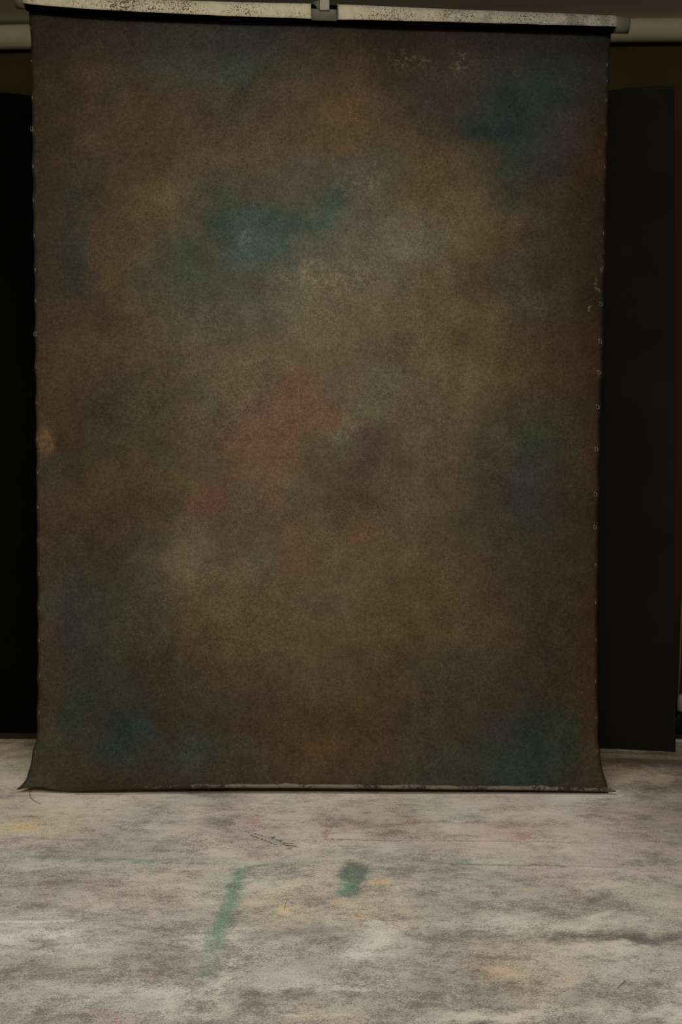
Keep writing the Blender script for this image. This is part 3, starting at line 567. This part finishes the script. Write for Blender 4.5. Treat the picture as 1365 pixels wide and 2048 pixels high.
# ------------------------------------------------------------------ floor canvas
def floor_canvas():
    nx, ny = 290, 740
    xa, xb, ya, yb = -1.72, 1.72, 0.75, 4.465
    X, Y = np.meshgrid(np.linspace(xa, xb, nx + 1), np.linspace(ya, yb, ny + 1))
    X = X.ravel(); Y = Y.ravel()
    Z = 0.0045 + 0.0012 * fbm(X, Y * 2, 1.7, 91)
    for px0, py0, px1, py1, ht in ((640, 1682, 1240, 1690, .0016), (40, 1718, 480, 1733, .0014), (850, 1731, 1240, 1739, .0018), (0, 1847, 300, 1846, .001), (1180, 1840, 1225, 1826, .0025)):
        a, b = ground(px0, py0), ground(px1, py1)
        t = (X - a.x) / (b.x - a.x)
        d = (Y - (a.y + (b.y - a.y) * t)) / .011
        Z += ht * np.exp(-d * d) * np.clip(np.minimum(t + .03, 1.03 - t) * 12, 0, 1)
    a, b = ground(1205, 1514), ground(1400, 1523)      # fold lying near the back edge on the right
    t = (X - a.x) / (b.x - a.x)
    d = (Y - (a.y + (b.y - a.y) * t)) / .014
    Z += .016 * np.exp(-d * d * (1 + (d < 0))) * np.clip((X - .9) / .2, 0, 1)
    Z += 0.008 * np.clip((Y - (yb - .03)) / .03, 0, 1)
    N0 = len(X)
    idx = np.arange(N0).reshape(ny + 1, nx + 1)
    q = np.stack([idx[:-1, :-1], idx[:-1, 1:], idx[1:, 1:], idx[1:, :-1]], -1).reshape(-1, 4)
    rim = np.concatenate([idx[0, :], idx[1:, -1], idx[-1, -2::-1], idx[-2:0:-1, 0]])
    nr = len(rim)
    low = N0 + np.arange(nr)
    q2 = np.stack([rim, low, np.roll(low, -1), np.roll(rim, -1)], -1)
    co = np.stack([X, Y, Z], 1)
    cl = co[rim].copy(); cl[:, 2] = np.maximum(cl[:, 2] - .003, .0004)
    co = np.concatenate([co, cl]); q = np.concatenate([q, q2])
    me = D.meshes.new('floor_canvas')
    me.vertices.add(len(co)); me.vertices.foreach_set('co', co.astype(np.float32).ravel())
    me.loops.add(q.size); me.loops.foreach_set('vertex_index', q.astype(np.int32).ravel())
    me.polygons.add(len(q)); me.polygons.foreach_set('loop_start', np.arange(0, q.size, 4).astype(np.int32))
    me.polygons.foreach_set('use_smooth', np.ones(len(q), bool))
    me.update(calc_edges=True); me.validate()
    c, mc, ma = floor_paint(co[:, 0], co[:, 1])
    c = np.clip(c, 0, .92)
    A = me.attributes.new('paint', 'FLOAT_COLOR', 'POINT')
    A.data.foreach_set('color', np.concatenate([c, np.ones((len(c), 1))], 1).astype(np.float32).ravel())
    A = me.attributes.new('marks', 'FLOAT_COLOR', 'POINT')
    A.data.foreach_set('color', np.concatenate([mc, ma[:, None]], 1).astype(np.float32).ravel())
    me.materials.append(M_floor)
    o = D.objects.new('floor_canvas', me)
    C.objects.link(o)
    return tag(o, 'white primed canvas floor cloth smeared with grey, green, pink and ochre paint', 'floor cloth')
floor_canvas()

# ------------------------------------------------------------------ the painted backdrop on its roller
root = empty('painted_backdrop', (0, YB, 0))
tag(root, 'large hand-painted mottled brown and teal canvas backdrop hanging from a roller', 'backdrop')
LEFT = [(25, 58), (120, 61), (200, 62), (300, 63), (400, 64), (500, 66), (600, 67.5), (750, 69), (900, 71), (1050, 72), (1200, 73.5), (1350, 74), (1440, 73), (1486, 70), (1496, 66), (1515, 63.5), (1530, 61), (1543, 57), (1558, 52.5), (1565, 47), (1575, 38), (1580, 31)]
RIGHT = [(60, 1222), (200, 1219), (300, 1216), (400, 1214), (500, 1212.5), (600, 1210.5), (700, 1208), (800, 1204), (900, 1201), (1050, 1198.5), (1200, 1197.5), (1350, 1197.5), (1440, 1198), (1490, 1200), (1520, 1202), (1545, 1207), (1560, 1213), (1570, 1216), (1583, 1217)]
BOT = [(30, 1579), (62, 1573), (85, 1575), (110, 1579), (150, 1581), (300, 1578), (500, 1576), (700, 1577), (900, 1579), (1100, 1581), (1230, 1584)]
def prof(s):
    """depth of the cloth as it comes down; it sweeps forward where it meets the floor"""
    # s = pixel row
    t = max(0.0, (s - 1455.0) / 125.0)
    return YB - 0.095 * t ** 2.2
ROLLC = [(35, 1.0), (100, 7.5), (200, 14.5), (440, 25), (640, 29.5), (900, 38.5), (1230, 50), (1258, 51)]
SL = [55, 122, 195, 258, 333, 401, 472, 540, 603, 668, 735, 806, 880, 946, 1015, 1082, 1148, 1216, 1281, 1352, 1424, 1504]
SR = [130, 162, 200, 268, 335, 400, 466, 535, 608, 682, 745, 813, 898, 988, 1055, 1130, 1205, 1280, 1363, 1435, 1502]
def scallop(y, tab):
    """the edge pulls in between the staples"""
    if y < tab[0] or y > tab[-1]: return 0
    for a, b in zip(tab, tab[1:]):
        if a <= y <= b: return math.sin((y - a) / (b - a) * math.pi)
    return 0
def sheet_pt(i, j, nx, ny):
    u = i / nx
    v = j / ny
    v = v if v < 0.85 else v
    px0 = 58 + (1222 - 58) * u
    top = smooth_interp(ROLLC, px0) - 4
    bot = smooth_interp(BOT, 31 + (1217 - 31) * u)
    py = top + (bot - top) * v
    xl = smooth_interp(LEFT, py) + 2.6 * scallop(py, SL) + 1.2 * noise.noise(Vector((0, py * .02, 5)))
    xr = smooth_interp(RIGHT, py) - 2.2 * scallop(py, SR) + 1.6 * noise.noise(Vector((9, py * .02, 5)))
    px = xl + (xr - xl) * u
    Y = prof(py)
    # gentle undulation and edges that cup forward a little
    Y += 0.006 * noise.noise(Vector((px * .004, py * .002, 1.0)))
    e = min(px - xl, xr - px)
    if e < 30: Y += 0.010 * (1 - e / 30) ** 2
    p = at(px, py, Y)
    return p
def canvas_sheet():
    bm = bmesh.new()
    nx, ny = 150, 300
    g = [[bm.verts.new(sheet_pt(i, j, nx, ny)) for i in range(nx + 1)] for j in range(ny + 1)]
    for j in range(ny):
        for i in range(nx):
            bm.faces.new((g[j][i], g[j][i + 1], g[j + 1][i + 1], g[j + 1][i]))
    o = build('canvas_sheet', bm, None, root, mats=[M_back, M_reverse, M_edge])
    m = o.modifiers.new('solid', 'SOLIDIFY')
    m.thickness = 0.0022
    m.offset = -1.0
    m.material_offset = 1
    m.material_offset_rim = 2
    m.use_even_offset = True
    return o
sheet = canvas_sheet()
# make the front of the sheet face the camera so the painted side is in front
me = sheet.data
if sum(p.normal.y for p in me.polygons) > 0: me.flip_normals()

def hem():
    """the raw unpainted strip along the lower edge, curled up towards the viewer"""
    bm = bmesh.new()
    nx, nv = 260, 5
    rows = []
    for i in range(nx + 1):
        px = 150 + (1234 - 150) * i / nx
        bot = smooth_interp(BOT, px) - 0.5
        h = 7.5 + 3.2 * noise.noise(Vector((px * .02, 0, 0))) + 1.6 * noise.noise(Vector((px * .09, 4, 0)))
        h *= min(1.0, max(0.12, (px - 150) / 230.0))
        if 1135 < px < 1180: h += 2.0 * math.sin((px - 1135) / 45 * math.pi)
        if px > 1214: h = 9.5 - (px - 1214) * .34
        row = []
        for k in range(nv + 1):
            t = k / nv
            py = bot - h * t
            Yv = prof(min(py, 1580)) - 0.012 - 0.010 * math.sin(t * math.pi * .8)
            pxx = px
            if px > 1214: pxx = px - 8 * abs(t - .55) * (px - 1214) / 20
            row.append(bm.verts.new(at(pxx, py, Yv)))
        rows.append(row)
    for i in range(nx):
        for k in range(nv):
            bm.faces.new((rows[i][k], rows[i + 1][k], rows[i + 1][k + 1], rows[i][k + 1]))
    o = build('raw_hem', bm, M_hem, root)
    m = o.modifiers.new('solid', 'SOLIDIFY'); m.thickness = 0.002; m.offset = 0
    tag(o, 'pale torn unpainted hem')
hem()

YR = 3.689
def rc(px, dy=0.0, Y=YR):
    p = at(px, smooth_interp(ROLLC, px) + dy, Y)
    return p
# steel tube that runs through, sticking out at both ends
bm = bmesh.new()
add_tube(bm, [rc(34), rc(45), rc(60)] + [rc(100 + 60 * k) for k in range(19)] + [rc(1232), rc(1258)], 0.0285, 28, hollow=.88)
tag(build('roller_tube', bm, M_steel, root), 'grey tube end')
# near-black canvas wound round the tube
bm = bmesh.new()
pts = [rc(54 + (1229 - 54) * k / 60) for k in range(61)]
add_tube(bm, pts, [0.0325 + 0.0010 * math.sin(k * .21) - .0030 * max(0, (k - 36) / 24) for k in range(61)], 28)
build('wound_canvas', bm, M_black, root)
def wrap(xa, xb, name):
    """pale reverse side of the canvas lapped over the top and front of the roll"""
    bm = bmesh.new()
    nx, na = max(8, int((xb - xa) / 12)), 16
    gg = []
    for i in range(nx + 1):
        px = xa + (xb - xa) * i / nx
        c = rc(px)
        low = interp([(50, -30), (370, -33), (640, -41), (900, -34), (1230, -28)], px) + 2.0 * noise.noise(Vector((px * .03, 2, 0)))
        R = 0.0350 + interp([(50, 0.0), (440, .0012), (700, 0.0010), (900, -.0015), (1230, -.0032)], px)
        row = []
        for k in range(na + 1):
            a = math.radians(150 + (low - 6 - 150) * k / na)
            r = R + (0.0035 if k == na else 0) + 0.0006 * noise.noise(Vector((px * .03, k * .5, 7)))
            row.append(bm.verts.new(c + Vector((0, -math.cos(a) * r, math.sin(a) * r))))
        gg.append(row)
    for i in range(nx):
        for k in range(na):
            bm.faces.new((gg[i][k], gg[i + 1][k], gg[i + 1][k + 1], gg[i][k + 1]))
    o = build(name, bm, M_reverse, root)
    m = o.modifiers.new('solid', 'SOLIDIFY'); m.thickness = 0.0018; m.offset = -1
    return o
tag(wrap(51, 623, 'canvas_lap'), 'cream speckled canvas lap')
tag(wrap(675, 1231, 'canvas_lap'), 'greyer speckled canvas lap')
# right end: the lapped edge turns down
bm = bmesh.new()
gr = []
for i in range(4):
    px = 1228.5 + i * .9
    row = []
    for k in range(9):
        a = math.radians(-24 - 56 * k / 8)
        c = rc(px)
        row.append(bm.verts.new(c + Vector((0.0 - .0045 * k / 8, -math.cos(a) * .0325, math.sin(a) * .0325))))
    gr.append(row)
for i in range(3):
    for k in range(8): bm.faces.new((gr[i][k], gr[i + 1][k], gr[i + 1][k + 1], gr[i][k + 1]))
build('end_lip', bm, M_edge, root)
# tape round the middle
bm = bmesh.new()
gr = []
for i in range(9):
    px = 623.5 + (674 - 623.5) * i / 8
    c = rc(px)
    row = []
    for k in range(13):
        a = math.radians(2 - 58 * k / 12)
        r = 0.0385
        row.append(bm.verts.new(c + Vector((0, -math.cos(a) * r, math.sin(a) * r))))
    gr.append(row)
for i in range(8):
    for k in range(12): bm.faces.new((gr[i][k], gr[i + 1][k], gr[i + 1][k + 1], gr[i][k + 1]))
o = build('tape_band', bm, M_tape, root); tag(o, 'grey tape band')
m = o.modifiers.new('solid', 'SOLIDIFY'); m.thickness = 0.002; m.offset = -1
# frayed sliver of canvas standing at the cut
bm = bmesh.new()
c = at(676, 21, YR - .037)
add_box(bm, (c.x, c.y, c.z), (0.005, 0.003, 0.052), bev=.001)
build('frayed_sliver', bm, M_tape, root)

# staples along both edges: a bent wire each, in a little puckered ring of canvas
def staple_mesh(L, pucker):
    bm = bmesh.new()
    add_tube(bm, [(0.001, .004, -L / 2), (0, -.0012, -L / 2), (0, -.0022, 0), (0, -.0012, L / 2), (0.001, .004, L / 2)], 0.0011, 6)
    if pucker:
        pr = [(0.006 * math.cos(t) - .003, -.0006, 0.009 * math.sin(t)) for t in [math.pi * .6 + math.pi * 1.3 * k / 9 for k in range(10)]]
        add_tube(bm, pr, 0.0007, 5)
    m_ = D.meshes.new('staple'); bm.to_mesh(m_); bm.free(); m_.materials.append(M_staple)
    return m_
SM = [staple_mesh(.012, False), staple_mesh(.009, False), staple_mesh(.014, True), staple_mesh(.010, True)]
for side, tab in (('l', SL), ('r', SR)):
    for k, y in enumerate(tab):
        if side == 'l':
            x = smooth_interp(LEFT, y) + interp([(0, 2.5), (600, 4), (1500, 5.5)], y); mi = 2 if y in (258, 668) else (k % 2)
        else:
            x = smooth_interp(RIGHT, y) - 5.5; mi = 3 if 600 < y < 1100 else (k % 2)
        o = D.objects.new('staple', SM[mi])
        C.objects.link(o)
        p = at(x, y, prof(y) + .003 - .0005)
        o.parent = root
        o.matrix_parent_inverse = root.matrix_basis.inverted()
        o.location = p
        o.rotation_euler = (0, random.uniform(-.25, .25), 0)

# ------------------------------------------------------------------ strap that carries the roller
st = empty('hanging_strap', at(649, 20, YR - .044))
tag(st, 'short pale woven strap holding the middle of the roller to the ceiling', 'strap')
bm = bmesh.new()
a0, a1 = at(640, 20.5, YR - .047), at(659, 20.5, YR - .047)
zt = ZC
segs = 14
prev = None
for k in range(segs + 1):
    z = a0.z + (zt - a0.z) * k / segs
    dx = -.002 * k / segs
    yy = a0.y + 0.010 * math.sin(k / segs * 1.5)
    row = [bm.verts.new((a0.x + dx, yy + .0012, z)), bm.verts.new((a0.x + .002 + dx, yy - .0012, z)), bm.verts.new(((a0.x + a1.x) / 2 + dx, yy, z)), bm.verts.new((a1.x - .002 + dx, yy - .0012, z)), bm.verts.new((a1.x + dx, yy + .0012, z))]
    if prev:
        for q in range(4): bm.faces.new((prev[q], prev[q + 1], row[q + 1], row[q]))
    prev = row
o = build('webbing', bm, M_strap, st)
m = o.modifiers.new('solid', 'SOLIDIFY'); m.thickness = 0.002; m.offset = 0
bm = bmesh.new()
v = [bm.verts.new(at(625, 4, YR - .040)), bm.verts.new(at(641, .5, YR - .044)), bm.verts.new(at(641, 21, YR - .044)), bm.verts.new(at(636, 18, YR - .041))]
bm.faces.new(v)
o = build('folded_corner', bm, M_strap_dark, st)
m = o.modifiers.new('solid', 'SOLIDIFY'); m.thickness = 0.002; m.offset = 0

# ------------------------------------------------------------------ beige paper roll behind
YP = 4.69
pr = empty('paper_roll', at(682, 67, YP))
tag(pr, 'long beige seamless paper roll mounted high on the wall behind the backdrop', 'paper roll')
def pp(x):
    """axis of the roll, slightly out of level"""
    px = CX + x * F / YP
    return at(px, 74.5 - 15.0 * px / 1365.0, YP)
bm = bmesh.new()
add_tube(bm, [pp(-1.95 + 3.9 * k / 20) for k in range(21)], 0.0535, 40, hollow=.6)
build('paper', bm, M_beige, pr)
for s in (-1, 1):
    bm = bmesh.new()
    c = pp(1.99 * s)
    add_box(bm, (c.x, (c.y + Y1) / 2 - .02, c.z), (0.03, Y1 - c.y + .04, 0.05), bev=.004)
    add_tube(bm, [(c.x - s * .10, c.y, c.z), (c.x, c.y, c.z)], .022, 16)
    build('bracket', bm, M_steel, pr)

# ------------------------------------------------------------------ black panels
def panel(name, xa, ya, xb, yb, topf, mat, label, bulge=0.03):
    """tall thin board standing on the floor; xa,ya - xb,yb its foot line, topf its height along it"""
    bm = bmesh.new()
    nx, nz, th = 28, 40, 0.012
    d = Vector((xb - xa, yb - ya, 0)); nrm = Vector((d.y, -d.x, 0)).normalized()
    if nrm.y > 0: nrm = -nrm
    def pt(u, v, back):
        h = topf(u)
        q = Vector((xa, ya, 0)) + d * u
        q += nrm * (bulge * math.sin(math.pi * v) * .5 - .05 * v * v)
        if back: q -= nrm * th
        q.z = .009 + (h - .009) * v + (0.006 * noise.noise(Vector((u * 9, 0, 1))) if v == 0 else 0)
        return q
    fr = [[bm.verts.new(pt(i / nx, j / nz, 0)) for i in range(nx + 1)] for j in range(nz + 1)]
    bk = [[bm.verts.new(pt(i / nx, j / nz, 1)) for i in range(nx + 1)] for j in range(nz + 1)]
    rims = []
    for j in range(nz):
        for i in range(nx):
            bm.faces.new((fr[j][i], fr[j][i + 1], fr[j + 1][i + 1], fr[j + 1][i]))
            bm.faces.new((bk[j][i], bk[j + 1][i], bk[j + 1][i + 1], bk[j][i + 1]))
    for i in range(nx):
        rims.append(bm.faces.new((fr[nz][i], fr[nz][i + 1], bk[nz][i + 1], bk[nz][i])))
        bm.faces.new((fr[0][i], bk[0][i], bk[0][i + 1], fr[0][i + 1]))
    for j in range(nz):
        bm.faces.new((fr[j][0], fr[j + 1][0], bk[j + 1][0], bk[j][0]))
        bm.faces.new((fr[j][nx], bk[j][nx], bk[j + 1][nx], fr[j + 1][nx]))
    for f in rims: f.material_index = 1
    o = build(name, bm, None, None, smooth=False, mats=[mat, M_rim])
    return tag(o, label, 'panel')
# left one stands on the bare floor, farther back
YL = 4.63
def top_left(u):
    px = CX + (-2.45 + 1.35 * u) * F / (YL + .05)
    py = interp([(-400, 196), (-150, 186), (0, 184.5), (25, 186.5), (60, 191), (150, 196)], px)
    return H + (CY - py) / F * (YL + .05)
panel('black_panel', -2.45, YL, -1.10, YL, top_left, M_panelL, 'deep black panel standing behind the left edge of the backdrop', bulge=.02)
gl, gr_ = ground(1190, 1499), ground(1352, 1507)
def top_right(u):
    x = 0.35 + (gr_.x - 0.35) * u
    Yt = gl.y + (gr_.y - gl.y) * (x - gl.x) / (gr_.x - gl.x) + .05
    px = CX + x * F / Yt
    # beyond the frame's visible arch the sheet goes on level
    py = smooth_interp([(900, 200), (1150, 190), (1222, 180), (1260, 175), (1300, 172), (1330, 172), (1352, 174.5), (1420, 176)], px)
    return H + (CY - py) / F * Yt
sl = (gr_.y - gl.y) / (gr_.x - gl.x)
xw = 1.50
panel('black_panel', 0.35, gl.y + sl * (.35 - gl.x), gr_.x, gr_.y, top_right, M_panelR, 'charcoal black panel with an arched top behind the right edge of the backdrop', bulge=.03)

# ------------------------------------------------------------------ rolling stand at the right edge
cx_, cy_ = 1.70, 4.66
sd = empty('rolling_stand', (cx_, cy_, 0))
tag(sd, 'slim grey rolling stand with a black caster at the far right, behind the black panel', 'stand')
foot = at(1366, 1447, 4.62)
bm = bmesh.new()
add_tube(bm, [(cx_, cy_, .20), (cx_, cy_, 1.9)], .014, 16)
build('pole', bm, M_steel, sd)
bm = bmesh.new()
add_tube(bm, [at(1357, 1396, 4.62), at(1361, 1330, 4.62), at(1363, 1250, 4.62), at(1366, 1180, 4.62), (cx_, cy_, .85)], .0035, 8)
build('brace_rod', bm, M_steel, sd)
for dx, dy in ((foot.x - cx_ , foot.y - cy_), (.20, -.24), (.2, .05)):
    fx, fy = cx_ + dx, cy_ + dy
    bm = bmesh.new()
    add_tube(bm, [(cx_, cy_, .24), (fx, fy, .19)], .010, 12)
    build('leg', bm, M_steel, sd)
    bm = bmesh.new()
    add_tube(bm, [(fx, fy, .185), (fx, fy, .175), (fx, fy, .11), (fx, fy, .105)], [.012, .022, .027, .02], 20)
    build('caster_collar', bm, M_white, sd)
    bm = bmesh.new()
    add_tube(bm, [(fx, fy - .016, .05), (fx, fy - .013, .05), (fx, fy + .013, .05), (fx, fy + .016, .05)], [.040, .049, .049, .040], 28)
    add_box(bm, (fx, fy, .075), (.03, .05, .07), bev=.006)
    build('caster', bm, M_rubber, sd)

# ------------------------------------------------------------------ loose threads on the floor cloth
def thread(pts, r, label):
    bm = bmesh.new()
    g = [ground(x, y, .0065) for x, y in pts]
    add_tube(bm, g, r, 6)
    tag(build('thread', bm, M_thread), label, 'thread')
thread([(64, 1580), (60, 1583), (59.5, 1588), (62, 1595), (68, 1601), (76, 1605), (82, 1608)], .0008, 'thin curled thread on the floor cloth by the left corner of the backdrop')
thread([(1236, 1975), (1243, 1969), (1252, 1961)], .0006, 'short dark hair on the floor cloth towards the lower right')
thread([(569, 1820), (571, 1808), (575, 1798)], .0004, 'faint straight thread lying by the orange stain on the floor cloth')
